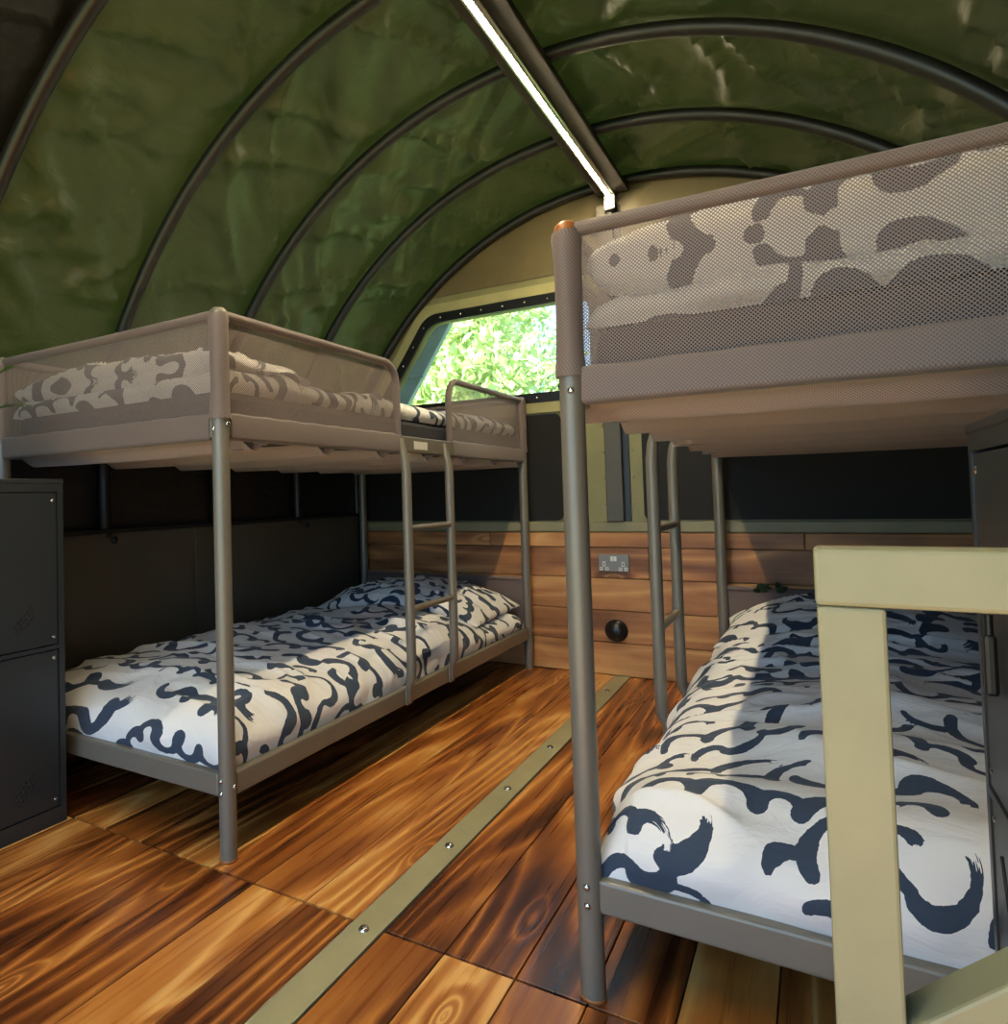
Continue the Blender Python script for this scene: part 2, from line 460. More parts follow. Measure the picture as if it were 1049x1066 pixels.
# planks of the wainscot
rows = [.003, .150, .295, .441, .582, .651]
random.seed(4)
cuts = {4: [-.2, 1.14], 3: [.55], 2: [-.35, 1.2], 1: [.9], 0: [-.1]}
for r in range(5):
    xs = [XL+.005] + sorted(cuts[r]) + [XR-.005]
    if r in (1, 2, 3, 0): xs = [XL+.005, XR-.005] if r in (0, 2) else xs
    for i in range(len(xs)-1):
        x0, x1 = xs[i]+.001, xs[i+1]-.001; z0, z1 = rows[r]+.0015, rows[r+1]-.0015
        L, H = x1-x0, z1-z0; d = random.uniform(-.002, .002)
        MB().box((-L/2, -H/2, -.012), (L/2, H/2, .012+d), .003).build('plank', M['plank'], wall_end, ((x0+x1)/2, -.012, (z0+z1)/2), (PI/2, 0, 0))
rail = MB().box((XL, -.030, .653), (XR, 0, .699), .004).build('dado_rail', M['olive_dark'], wall_end); rail['label'] = 'olive rail above the planks'
# charcoal panels with cut corners and the dark upright between them
def panel(x0, x1, z0, z1, r, name='charcoal_panel', mat='charcoal', t=.008):
    bm = poly_with_hole(rounded([(x0, z0), (x1, z0), (x1, z1), (x0, z1)], [r]*4, 4), []); extrude_y(bm, t)
    return bm_obj(name, bm, M[mat], wall_end, (0, -t, 0))
panel(-.955, WX(.183), .705, WZ(1.213), .03)
panel(WX(.543), 1.90, .705, 1.265, .03)
gab = [(x, z) for (x, z) in [prof_t(k/80, .0) for k in range(81)] if z > 1.876]
bm = poly_with_hole(gab, []); extrude_y(bm, -.006); bm_obj('gable_panel', bm, M['tan'], wall_end)['label'] = 'tan gable panel above the window'  # top of the end wall in a darker tan
up = MB().box((WX(.390), -.045, .70), (WX(.463), 0, 2.15), .004).build('upright_post', M['sidepanel'], wall_end)
up2 = MB().box((WX(.463), -.016, .70), (WX(.488), 0, 2.15)).build('upright_flange', M['black'], wall_end)
rv = MB().lathe([(0, -.004), (.004, -.003), (.006, 0)], axis='y', seg=8).mesh('rivet')
for x in (WX(.375), WX(.502)):
    for z in (.78, .90, 1.02, 1.14, 1.26, 1.5, 1.74, 1.98): link_mesh('rivet', rv, M['olive_dark'], wall_end, (x, -.001, z))

# window in the end wall
win = empty('window_1', (0, YW, 0)); tag(win, kind='structure')
bm = poly_with_hole(FRAMEr, [SEALr]); extrude_y(bm, -.011); bm_obj('window_frame', bm, M['frame'], win, (0, -.001, 0))
bm = poly_with_hole(SEALr, [GLr]); extrude_y(bm, -.018); seal = bm_obj('window_seal', bm, M['black'], win, (0, .004, 0)); seal['label'] = 'black window seal with bright screws'
bm = poly_with_hole(GLr, []); extrude_y(bm, .004); pane = bm_obj('pane', bm, M['glass'], win, (0, .02, 0))
mid = rounded(offset_poly(GL, .024), [.05, .07, .07, .11])
def along(poly, step):
    out = []; acc = 0
    for i in range(len(poly)):
        a, b = Vector(poly[i]), Vector(poly[(i+1) % len(poly)]); l = (b-a).length; t = step-acc
        while t < l:
            out.append(a+(b-a)*t/l); t += step
        acc = (acc+l) % step
    return out
scr = MB().lathe([(0, -.005), (.004, -.0045), (.0065, -.002), (.007, 0)], axis='y', seg=10).mesh('screw')
for q in along(mid, .115): link_mesh('screw', scr, M['steel'], seal, (q.x, -.018, q.y))
# outer slanted bar, seen through the glass
b0, b1 = Vector((-.79, .10, 1.30)), Vector((-.478, .10, 1.77))
ax = (b1-b0).normalized(); perp = ax.cross(Vector((0, 1, 0))).normalized()
Mx = Matrix((perp, Vector((0, 1, 0)), ax)).transposed().to_4x4(); Mx.translation = (b0+b1)/2
MB().box((-.040, -.02, -.36), (.040, .02, .36), .006, Mx).build('outer_bar', M['outer_bar'], win)['label'] = 'blue grey slanted bar outside the glass'
MB().box((-.74, .07, 1.485), (-.60, .088, 1.505), .003).build('bar_clip', M['outer_bar'], win)

# side walls: drop-side panels
wall_left = MB().box((XL-.036, YB, -.09), (XL-.012, YW, .742)).build('wall_left', M['charcoal']); tag(wall_left, kind='structure')
knob = MB().lathe([(0, .012), (.009, .011), (.013, .006), (.014, 0)], axis='x', seg=14).mesh('bolt')
for (y0, y1) in ((-2.34, -1.6), (-1.597, -.39), (-.387, .826), (.829, 2.045)):
    p = MB().box((XL-.012, y0, 0.002), (XL, y1, .735), .003).build('side_panel', M['sidepanel'], wall_left)
    for y in (y0+.823-(.0 if y0 < .5 else .066),):
        if y < y1: link_mesh('bolt', knob, M['black'], p, (XL, y, .708))
MB().box((XL-.012, YB, .735), (XL+.012, YW, .750), .003).build('side_rail', M['charcoal'], wall_left)
wall_right = MB().box((XR+.012, YB, -.09), (XR+.036, YW, .742)).build('wall_right', M['charcoal']); tag(wall_right, kind='structure')
for (y0, y1) in ((-2.34, -1.6), (-1.597, -.39), (-.387, .826), (.829, 2.045)):
    MB().box((XR, y0, 0.002), (XR+.012, y1, .735), .003).build('side_panel', M['sidepanel'], wall_right)

# canopy: canvas sagging between the hoops, creased
for sg in (1, -1):  # thin black sheets stand in for the shade low on the canvas
    shade_sheet = MB()
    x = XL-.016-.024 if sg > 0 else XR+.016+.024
    shade_sheet.box((min(x, x-sg*.002), YB, .70), (max(x, x-sg*.002), YW, 1.03))
    shade_sheet.build('side_shade_sheet', M['liner'], wall_left if sg > 0 else wall_right)
HOOPS = [2.064, 1.53, .97, .41, -.15]
def P_z(b): return b[:, 1]
def canopy(name, y0, y1, ny, mat, seed):
    nt_ = 190
    T = np.linspace(T0, 1-T0, nt_); Y = np.linspace(y0, y1, ny)
    base = np.array([prof_t(t, .028) for t in T])
    d = np.gradient(base, axis=0); nrm = np.stack([d[:, 1], -d[:, 0]], -1)      # pointing outwards or inwards
    nrm /= np.linalg.norm(nrm, axis=1)[:, None]
    cen = np.array([XC, 1.2]); sgn = np.sign(((cen-base)*nrm).sum(1)); nrm *= sgn[:, None]      # inwards
    arc = np.concatenate([[0], np.cumsum(np.linalg.norm(np.diff(base, axis=0), axis=1))])
    S, YY = np.meshgrid(arc, Y, indexing='ij')
    hs = np.array(sorted(HOOPS+[-.75, -1.30, -1.85, -2.35]))
    dist = np.min(np.abs(YY[..., None]-hs), -1)
    f = np.clip(dist/.275, 0, 1); f = f*f*(3-2*f)
    skew = YY*.55
    w1 = fbm((S+skew)*5.0, YY*1.5, seed, 2)
    rid = 1-np.abs(fbm((S-skew*.7)*5.2+3, YY*1.7, seed+7, 2))*2.6
    rid = np.clip(rid, 0, 1)**3
    w2 = fbm((S+skew*1.4)*15, YY*4, seed+13, 2)
    g = np.clip(dist/.11, 0, 1); g = g*g*(3-2*g)
    w3 = np.clip(1-np.abs(fbm((S+YY*.9)*3.4+9, YY*1.2, seed+21, 2))*4, 0, 1)**2
    disp = f*w1*.030 + g*(rid*.038+w2*.010+w3*.030) - f*.012
    disp = np.clip(disp, -.05, .07)
    low = np.clip((P_z(base)-1.03)/.35, 0, 1)[:, None]; disp = disp*low
    P = np.zeros(S.shape+(3,))
    P[..., 0] = base[:, 0][:, None]+nrm[:, 0][:, None]*disp
    P[..., 2] = base[:, 1][:, None]+nrm[:, 1][:, None]*disp
    P[..., 1] = YY
    return P
P = canopy('c', -.15, 2.14, 300, 'canvas', 3)
ceil = link_mesh('ceiling', grid_mesh('ceiling', P, flip=True), M['canvas']); tag(ceil, kind='structure')
P = canopy('c', -2.35, -.15, 60, 'liner', 5)
ceil2 = link_mesh('ceiling_liner', grid_mesh('ceiling_liner', P, flip=True), M['liner'], ceil)
for i, y in enumerate(HOOPS):
    pts = [prof_t(T0+(1-2*T0)*k/90) for k in range(91)]
    pts = [(x, y, z) for x, z in pts if z > .70]
    o = MB().tube(pts, .023, 14).build('canopy_hoop', M['hoop'])
    words = ['against the end wall', 'second from the end wall', 'third from the end wall', 'fourth from the end wall', 'at the seam with the black liner']
    lab = 'black tubular roof hoop ' + words[i]
    tag(o, lab, 'hoop', 'roof hoops')
# ridge board and strip light
rb = MB().box((.393, -2.3, 2.192), (.528, 2.07, 2.2185), .004).build('ridge_board', M['ridge'])
tag(rb, 'dark brown board along the ridge under the hoops', 'board')
led = empty('strip_light', (.448, 0, 2.192)); tag(led, 'glowing warm white strip light along the ridge', 'strip light')
MB().box((-.021, -2.0, -.010), (.021, 2.03, 0), .002).box((-.011, -2.0, -.017), (-.0075, 2.03, -.010)).box((.0075, -2.0, -.017), (.011, 2.03, -.010)).build('channel', M['alu'], led)
MB().box((-.007, -1.99, -.0205), (.007, 2.025, -.0102), .003).build('diffuser', M['led'], led)
MB().box((-.022, 2.031, -.075), (.022, 2.046, .0), .003).build('end_plate', M['white'], led)
ch = MB()
for k in range(14):
    ch.lathe([(0, -.004), (.003, -.002), (.004, 0), (.003, .002), (0, .004)], (.034+.002*math.sin(k*2), 2.049, -.07+k*.0085), 'z', 8)
ch.build('bead_cable', M['black'], led)

# ---------------------------------------------------------------- bunk beds
BW, BL = .925, 2.03         # between post axes
ZR0, ZR1 = .146, .200       # lower rail
ZU0, ZU1 = .990, 1.046      # upper rail
ZT = 1.287                  # guard height
def net_panel(parent, name, p0, p1, z0, z1, sag=0.0, mat='net', corner=None, nu=40, nv=16, hem=True):
    """net between two ground points p0->p1 from z0 to z1; corner=('start'|'end', r) rounds the upper corner"""
    p0 = np.array(p0, float); p1 = np.array(p1, float); L = np.linalg.norm(p1-p0)
    d = (p1-p0)/L; n = np.array([-d[1], d[0]])
    U, V = np.meshgrid(np.linspace(0, 1, nu), np.linspace(0, 1, nv), indexing='ij')
    top = np.full(U.shape, z1)
    if corner:
        side, r = corner
        x = U*L if side == 'start' else (1-U)*L
        t = np.clip(1-x/r, 0, 1); top = z1 - r*(1-np.sqrt(np.clip(1-t*t, 0, 1)))
    Z = z0+(top-z0)*V
    off = sag*np.sin(PI*U)*np.sin(PI*V) + .004*fbm(U*L*6, V*2, 5, 2)*np.sin(PI*V)
    P = np.stack([p0[0]+d[0]*U*L+n[0]*off, p0[1]+d[1]*U*L+n[1]*off, Z], -1)
    uv = np.stack([U*L, Z], -1)
    return link_mesh(name, grid_mesh(name, P, uv), M[mat], parent)

def sleeve(parent, name, pts, r, mat='net_close', seg=20, wob=.0):
    """fabric tube round a bar, UV in metres"""
    pts = [np.array(p, float) for p in pts]; n = len(pts)
    rows_, uvs = [], []; acc = 0
    a = None
    for i in range(n):
        t = pts[min(i+1, n-1)]-pts[max(i-1, 0)]; t /= np.linalg.norm(t)
        if a is None:
            ref = np.array([0, 0, 1.]) if abs(t[2]) < .9 else np.array([1., 0, 0]); a = np.cross(t, ref)
        a = a-t*np.dot(a, t); a /= np.linalg.norm(a); b = np.cross(t, a)
        if i: acc += np.linalg.norm(pts[i]-pts[i-1])
        th = np.linspace(0, 2*PI, seg+1)
        rr = (r[i] if isinstance(r, list) else r)*(1+wob*np.sin(th*3+i*.9))
        rows_.append(pts[i]+np.outer(np.cos(th)*rr, a)+np.outer(np.sin(th)*rr, b))
        uvs.append(np.stack([th*(r[i] if isinstance(r, list) else r), np.full(seg+1, acc)], -1))
    return link_mesh(name, grid_mesh(name, np.array(rows_), np.array(uvs)), M[mat], parent)

def box_sleeve(parent, name, lo, hi, axis):
    """closed fabric cover round a rail, UV in metres"""
    (x0, y0, z0), (x1, y1, z1) = lo, hi
    n = 30
    if axis == 'y':
        ring = [(x0, z0), (x1, z0), (x1, z1), (x0, z1)]; s0, s1 = y0, y1
    else:
        ring = [(y0, z0), (y1, z0), (y1, z1), (y0, z1)]; s0, s1 = x0, x1
    ring = rounded(ring, [.007]*4, 3); ring.append(ring[0])
    ring = np.array(ring); per = np.concatenate([[0], np.cumsum(np.linalg.norm(np.diff(ring, axis=0), axis=1))])
    S = np.linspace(s0, s1, n); P = np.zeros((n, len(ring), 3)); UV = np.zeros((n, len(ring), 2))
    for i, s_ in enumerate(S):
        w = .0012*math.sin(i*1.7)
        P[i, :, 0 if axis == 'y' else 1] = ring[:, 0]; P[i, :, 2] = ring[:, 1]+w*(ring[:, 1] > (z0+z1)/2)
        P[i, :, 1 if axis == 'y' else 0] = s_
        UV[i, :, 0] = s_; UV[i, :, 1] = per
    return link_mesh(name, grid_mesh(name, P, UV), M['net_close'], parent)

BOLT = MB().lathe([(0, .004), (.003, .0038), (.0055, .002), (.006, 0)], seg=10).mesh('bolt')
def bolt(parent, loc, direction):
    q = Vector(direction).to_track_quat('Z', 'Y')
    o = link_mesh('bolt', BOLT, M['steel'], parent, loc); o.rotation_euler = q.to_euler(); return o

def bunk(name, loc, s, label):
    """s=+1: ladder on the +x side. Local origin: middle of the near end on the floor, y runs to the head end."""
    root = empty(name, loc); tag(root, label, 'bunk bed', 'bunk beds')
    hw = BW/2
    for (px, py) in ((-hw, 0), (hw, 0), (-hw, BL), (hw, BL)):
        sx = math.copysign(1, px); sy = -1 if py == 0 else 1
        p = MB().tube([(px, py, .004), (px, py, 1.05)], .0205, 20).build('post', M['bed'], root)
        MB().lathe([(0, 0), (.0215, 0), (.0215, .005), (.0206, .006)], (px, py, 0), seg=20).build('foot_cap', M['cap'], p)
        # upper part wrapped in net, gathered hem at the foot
        zz = [1.035, 1.042, 1.055, 1.075, 1.10, 1.14, 1.19, 1.235, 1.262, 1.275, 1.285]
        rr = [.027, .0265, .0245, .0235, .0230, .0228, .0228, .0232, .0245, .0255, .0235]
        sl = sleeve(p, 'post_sleeve', [(px, py, z) for z in zz], rr, wob=.035)
        MB().tube([(px, py, 1.05), (px, py, 1.280)], .0195, 16).build('upper_post', M['bed'], p)
        MB().lathe([(0, 1.303), (.013, 1.302), (.019, 1.297), (.0215, 1.288), (.021, 1.279)], (px, py, 0), seg=20).build('post_cap', M['cap' if s < 0 else 'bed'], p)
        for z in (.188, .158):
            bolt(p, (px+sx*.0195*math.sin(.15)-(sx*.004), py+sy*.0203, z), (0, sy, 0))
        bolt(p, (px+sx*.0203, py-sy*.004, .172), (sx, 0, 0))
        bolt(p, (px-sx*.004, py+sy*.0203, 1.010), (0, sy, 0)); bolt(p, (px+sx*.0203, py-sy*.004, 1.022), (sx, 0, 0))
    # lower frame
    for sx in (-1, 1):
        MB().box((sx*hw-.013, .018, ZR0), (sx*hw+.013, BL-.018, ZR1), .005).build('side_rail', M['bed'], root)
    for py in (0, BL):
        MB().box((-hw+.018, py-.013, ZR0), (hw-.018, py+.013, ZR1), .005).build('end_rail', M['bed'], root)
    MB().box((-hw+.012, .012, ZR0-.002), (hw-.012, BL-.012, ZR0+.004)).build('base_fabric', M['mattress'], root)
    # upper frame, wrapped in net except at the ladder gap
    G0, G1 = .838, 1.238
    for sx in (-1, 1):
        r = MB().box((sx*hw-.012, .018, ZU0), (sx*hw+.012, BL-.018, ZU1), .004).build('upper_side_rail', M['bed'], root)
        segs = ((.022, G0), (G1, BL-.022)) if sx == s else ((.022, BL-.022),)
        for (a, b) in segs: box_sleeve(r, 'rail_sleeve', (sx*hw-.0165, a, ZU0-.004), (sx*hw+.0165, b, ZU1+.004), 'y')
        if sx == s:
            MB().box((sx*(hw+.0121)-.0006, .93, 1.003), (sx*(hw+.0121)+.0006, 1.03, 1.031)).build('label_sticker', M['white'], r)
    for py in (0, BL):
        r = MB().box((-hw+.018, py-.012, ZU0), (hw-.018, py+.012, ZU1), .004).build('upper_end_rail', M['bed'], root)
        box_sleeve(r, 'rail_sleeve', (-hw+.022, py-.0165, ZU0-.004), (hw-.022, py+.0165, ZU1+.004), 'x')
        g = sleeve(root, 'guard_bar', [(-hw+.01, py, ZT), (-hw*.5, py, ZT-.001), (0, py, ZT-.002), (hw*.5, py, ZT-.001), (hw-.01, py, ZT)], .0125)
        net_panel(root, 'mesh_panel', (-hw+.015, py), (hw-.015, py), ZU1, ZT, .004 if py else -.004, nu=60)
    ws = -s*hw
    sleeve(root, 'guard_bar', [(ws, y, ZT) for y in (.01, .5, 1.0, 1.5, BL-.01)], .0125)
    net_panel(root, 'mesh_panel', (ws, .015), (ws, BL-.015), ZU1, ZT, 0.0, nu=80)
    # ladder side: two guards with rounded inner corners
    ls = s*hw; R_ = .075
    arc = [(ls, G0-R_+R_*math.sin(t), ZT-R_+R_*math.cos(t)) for t in [k*PI/2/8 for k in range(9)]]
    pts = [(ls, .01, ZT), (ls, .3, ZT), (ls, .6, ZT)] + arc + [(ls, G0, 1.12), (ls, G0, 1.04)]
    sleeve(root, 'guard_bar', pts, .0125)
    net_panel(root, 'mesh_panel', (ls, .015), (ls, G0-.002), ZU1, ZT, .004, corner=('end', R_), nu=70)
    arc = [(ls, G1+R_-R_*math.sin(t), ZT-R_+R_*math.cos(t)) for t in [k*PI/2/8 for k in range(9)]]
    pts = [(ls, BL-.01, ZT), (ls, 1.6, ZT)] + arc + [(ls, G1, 1.12), (ls, G1, 1.04)]
    sleeve(root, 'guard_bar', pts, .0125)
    net_panel(root, 'mesh_panel', (ls, G1+.002), (ls, BL-.015), ZU1, ZT, .004, corner=('start', R_), nu=70)
    # slats and the net underside hanging on them
    ny = 220; Y = np.linspace(.005, BL-.005, ny); X = np.linspace(-hw-.006, hw+.006, 16)
    XX, YY = np.meshgrid(X, Y, indexing='ij')
    ph = ((YY-.11+.155) % .31)-.155
    Z = .990 - .030*np.exp(-(ph/.040)**2) + .004*np.abs(XX/hw)**2 + .0015*fbm(XX*6, YY*9, 2, 2)
    link_mesh('base_fabric', grid_mesh('base_fabric', np.stack([XX, YY, Z], -1), np.stack([XX, YY], -1)), M['base_cloth'], root)
    for k in range(7):
        y = .11+.31*k
        MB().box((-hw+.013, y-.016, .9665), (hw-.013, y+.016, .988), .004).build('slat', M['bed'], root)
    # lower headboard
    sleeve(root, 'headboard_bar', [(-hw+.015, BL, .428), (0, BL, .426), (hw-.015, BL, .428)], .010)
    net_panel(root, 'headboard_panel', (-hw+.015, BL), (hw-.015, BL), ZR1-.01, .428, -.003, mat='net_close')
    # ladder
    lx = s*(hw+.022)
    for y in (.835, 1.160):
        pts = [(s*(hw+.016), y, 1.035), (s*(hw+.018), y, 1.01), (s*(hw+.028), y, .965), (s*(hw+.032), y, .92), (s*(hw+.032), y, .30), (s*(hw+.030), y, .235), (s*(hw+.020), y, .205), (s*(hw+.018), y, .155)]
        u = MB().tube(pts, [.007, .011, .015, .0165, .0165, .0165, .012, .007], 16).build('ladder_upright', M['bed'], root)
        pl = MB().box((s*(hw+.0175)-.004, y-.019, ZR0), (s*(hw+.0175)+.004, y+.019, ZR1+.012), .003).build('foot_bracket', M['bed'], u)
        bolt(u, (s*(hw+.0218), y+.008, .170), (s, 0, 0))
    for z in (.731, .460):
        MB().tube([(s*(hw+.032), .835, z), (s*(hw+.032), 1.160, z)], .011, 14).build('rung', M['bed'], root)
    return root

LBX, RBX = -BW/2, .845+BW/2
bed_l = bunk('bunk_bed', (LBX, 0, 0), 1, 'grey metal bunk bed with net guards beside the window')
bed_r = bunk('bunk_bed', (RBX, -.02, 0), -1, 'grey metal bunk bed with net guards behind the olive timber railing')

# ---------------------------------------------------------------- bedding
def brush(A, Bn, na, nb, seed, scale=1.0, tries=3600, axis=0.0):
    """brush stroke chains on a cloth of A x B metres sampled na x nb: distance, dryness, across, along"""
    rng = random.Random(seed)
    ink = np.full((na, nb), -.05); dry = np.zeros((na, nb)); acr = np.zeros((na, nb)); alo = np.zeros((na, nb))
    ga = np.linspace(0, A, na); gb = np.linspace(0, Bn, nb)
    for it in range(tries):
        p = Vector((rng.uniform(-.03, A+.03), rng.uniform(-.03, Bn+.03)))
        th = axis + rng.gauss(0, .33) + (PI if rng.random() < .15 else 0)
        side = 1 if rng.random() < .75 else -1
        nb_ = rng.choice((3, 3, 4, 5, 6) if it < tries*.35 else (2, 2, 3, 3) if it < tries*.7 else (1, 1, 2)); pts = []; dirs = []
        w0 = rng.uniform(.010, .0205)*scale
        for k in range(nb_):
            R_ = rng.uniform(.028, .058)*scale
            d = Vector((math.cos(th), math.sin(th))); n = Vector((-d.y, d.x))*side
            el = rng.uniform(.45, 1.05)
            c = p+d*R_
            m = max(8, int(R_*PI/.005))
            for i in range(m+1):
                t = PI*(1-i/m)
                q = c+d*(R_*math.cos(t))+n*(R_*el*math.sin(t))
                pts.append(q)
            p = c+d*R_*rng.uniform(.85, 1.0)
            th += rng.gauss(0, .35)
            if rng.random() < .3: side = -side
        m = len(pts)
        arr = np.array([(q.x, q.y) for q in pts])
        tt = np.linspace(0, 1, m)
        r = w0*(.55+.45*np.clip(tt/.15, 0, 1))*(.62+.55*np.sin(tt*nb_*PI*1.0+seed)**2)*(1-.25*np.clip((tt-.85)/.15, 0, 1))
        ii = np.clip((arr[::3, 0]/A*(na-1)).astype(int), 0, na-1); jj = np.clip((arr[::3, 1]/Bn*(nb-1)).astype(int), 0, nb-1)
        if (ink[ii, jj] > -(r[::3]+.008*scale)).mean() > .13: continue
        tan = np.gradient(arr, axis=0); tan /= np.linalg.norm(tan, axis=1)[:, None]+1e-9
        drylen = rng.uniform(.12, .35) if rng.random() < .6 else .01
        dr = np.clip((tt-(1-drylen))/drylen, 0, 1)
        lo = arr.min(0)-.06; hi = arr.max(0)+.06
        i0, i1 = np.searchsorted(ga, [lo[0], hi[0]]); j0, j1 = np.searchsorted(gb, [lo[1], hi[1]])
        if i1 <= i0 or j1 <= j0: continue
        GA, GB = np.meshgrid(ga[i0:i1], gb[j0:j1], indexing='ij')
        dx = GA[..., None]-arr[:, 0]; dy = GB[..., None]-arr[:, 1]
        ds = r-np.sqrt(dx*dx+dy*dy)
        k = ds.argmax(-1); best = np.take_along_axis(ds, k[..., None], -1)[..., 0]
        kx = np.take_along_axis(dx, k[..., None], -1)[..., 0]; ky = np.take_along_axis(dy, k[..., None], -1)[..., 0]
        cr_ = tan[k, 0]*ky-tan[k, 1]*kx
        sub = ink[i0:i1, j0:j1]; mk = best > sub
        sub[mk] = best[mk]; dry[i0:i1, j0:j1][mk] = dr[k][mk]; acr[i0:i1, j0:j1][mk] = cr_[mk]+seed; alo[i0:i1, j0:j1][mk] = tt[k][mk]
    return dict(ink=ink, dry=dry, across=acr, along=alo)

def duvet(name, label, cx, y0, y1, w, ztop, zlow, r, seed, dome=.03, wr=1.0, far_open=True, scale=1.0, bumpf=None, tuck=.0):
    """quilt over a mattress: rounds over the edges and hangs to zlow. Top-level mesh, origin on the floor side"""
    hx = w/2; drop = ztop-zlow
    ext = r*PI/2 + max(drop-r, 0)
    A = w-2*r+2*ext; L = (y1-y0); Bn = L-2*r+2*ext
    st = .006
    na, nb = int(A/st), int(Bn/st)
    a = np.linspace(-A/2, A/2, na); b = np.linspace(-Bn/2, Bn/2, nb)
    def fold(t, half):
        f = half-r; e = np.abs(t)-f; sg = np.sign(t)
        th = np.clip(e/r, 0, PI/2)
        x = np.where(e <= 0, t, sg*(f+r*np.sin(th))); dz = np.where(e <= 0, 0, r*(1-np.cos(th))+np.clip(e-r*PI/2, 0, None))
        x = x + sg*np.where(e > 0, .012*np.sin(np.clip(dz/max(drop, .01), 0, 1)*PI), 0)
        return x, dz
    fx, dx = fold(a, hx); fy, dy = fold(b, L/2)
    X, Y = np.meshgrid(fx, fy, indexing='ij'); DX, DY = np.meshgrid(dx, dy, indexing='ij'); AA, BB = np.meshgrid(a, b, indexing='ij')
    D = np.minimum(np.sqrt(DX**2+DY**2)+np.minimum(DX, DY)*.3, drop)
    topness = np.clip(1-D/max(drop, .01), 0, 1)
    wv = fbm(AA*3.2+seed, BB*5.5, seed, 2)*.010
    fold1 = np.clip(1-np.abs(fbm(AA*2.3+BB*.7, BB*4.6+AA*.6, seed+3, 2))*3.0, 0, 1)**2*.012
    fold2 = np.clip(1-np.abs(fbm(AA*3.6-BB*1.5, BB*6.5+AA*1.1, seed+9, 2))*3.0, 0, 1)**2*.008
    h = (wv+fold1+fold2)*wr
    domez = dome*(1-np.clip(np.abs(AA)/hx, 0, 1)**2)*(1-np.clip(np.abs(BB)/(L/2), 0, 1)**4)
    Z = ztop - D + (domez+h)*topness
    if bumpf is not None: Z = Z+bumpf(X, Y+(y0+y1)/2)*topness
    side = np.clip(np.sin(np.clip(D/max(drop, .01), 0, 1)*PI), 0, 1)
    # gathers on the hanging sides
    X = X+np.sign(AA)*(DX > .01)*side*(.010*fbm(BB*9, AA*2, seed+4, 2)*wr)
    Y = Y+np.sign(BB)*(DY > .01)*side*(.010*fbm(AA*9, BB*2, seed+5, 2)*wr)
    P = np.stack([X, Y, Z-zlow], -1)
    at_ = brush(A, Bn, na, nb, seed, scale)
    me = grid_mesh(name, P, None, at_)
    o = link_mesh(name, me, M['bedding'], None, (cx, (y0+y1)/2, zlow)); tag(o, label, 'duvet', 'duvets')
    return o

def pillow(name, label, loc, w, l, t, seed, rot=(0, 0, 0), scale=1.0, lump=.012, droop=0.0, ex=.36):
    n, m = 130, 96
    def even(half, cnt):
        q = np.linspace(-1, 1, 4001); z = np.clip(1-np.abs(q)**3, 0, 1)**ex*t/2
        al = np.concatenate([[0], np.cumsum(np.hypot(np.diff(q)*half, np.diff(z)))])
        return np.interp(np.linspace(0, al[-1], cnt), al, q), al[-1]
    u, lu = even(w/2, n); v, lv = even(l/2, m)
    U, V = np.meshgrid(u, v, indexing='ij')
    k = 1-.05*(1-np.abs(V)**2); k2 = 1-.06*(1-np.abs(U)**2)
    prof_ = np.clip((1-np.abs(U)**3)*(1-np.abs(V)**3), 0, 1)**ex
    # cloth sides: top and bottom sheets in one closed grid: bottom, then top
    def sheet(sg):
        X = U*w/2*k; Y = V*l/2*k2
        Z = sg*prof_*t/2
        if sg > 0:
            Z = Z+prof_*lump*(fbm(U*4+seed, V*4, seed, 2)+np.clip(1-np.abs(fbm(U*3, V*4, seed+2, 2))*3, 0, 1)**2)
        Z = Z-droop*np.abs(U)**2.2
        return np.stack([X, Y, Z], -1)
    top, bot = sheet(1), sheet(-1)
    at_ = brush(lu, lv, n, m, seed, scale, tries=1800)
    rim = np.abs(U)*np.abs(V); at_['ink'] = at_['ink']-np.clip((rim-.90)/.04, 0, 1)*.03
    me = grid_mesh(name, top, None, at_)
    bm = bmesh.new(); bm.from_mesh(me)
    mb = grid_mesh(name+'_under', bot, None, at_, flip=True); bm.from_mesh(mb); bpy.data.meshes.remove(mb)
    bmesh.ops.remove_doubles(bm, verts=bm.verts[:], dist=.0004)
    bm.to_mesh(me); bm.free(); me.shade_smooth()
    o = link_mesh(name, me, M['bedding'], None, loc, rot); tag(o, label, 'pillow', 'pillows')
    return o

def mattress(label, cx, y0, z0, h):
    o = MB().box((-.435, 0, 0), (.435, 1.97, h), .03).build('mattress', M['mattress'], None, (cx, y0, z0)); tag(o, label, 'mattress', 'mattresses')

# lower bunks
mattress('dark mattress on the lower bunk beside the window', LBX, .03, .151, .115)
mattress('dark mattress on the lower bunk behind the olive timber railing', RBX, .01, .151, .115)
def lift(yc, hgt, wid=.30):
    return lambda X, Y: hgt/(1+np.exp(-(Y-yc)/.05))
duvet('duvet', 'white duvet with navy brush strokes on the lower bunk by the window', LBX, .010, 1.97, .895, .300, .192, .07, 11, .055, 1.4, bumpf=lift(1.50, -.03))
duvet('duvet', 'rumpled white duvet with navy brush strokes on the lower bunk behind the olive railing', RBX, -.010, 1.95, .895, .305, .192, .085, 23, .085, 1.9, scale=.9, bumpf=lift(1.46, -.045))
pillow('pillow', 'white pillow with navy brush strokes on the lower bunk by the window', (LBX, 1.74, .362), .88, .50, .145, 31, (math.radians(2), 0, 0), .85, droop=.065, ex=.5)
pillow('pillow', 'white pillow with navy brush strokes on the lower bunk behind the olive railing', (RBX, 1.71, .362), .88, .52, .155, 47, (math.radians(2), 0, 0), 1.0, droop=.06, ex=.5)
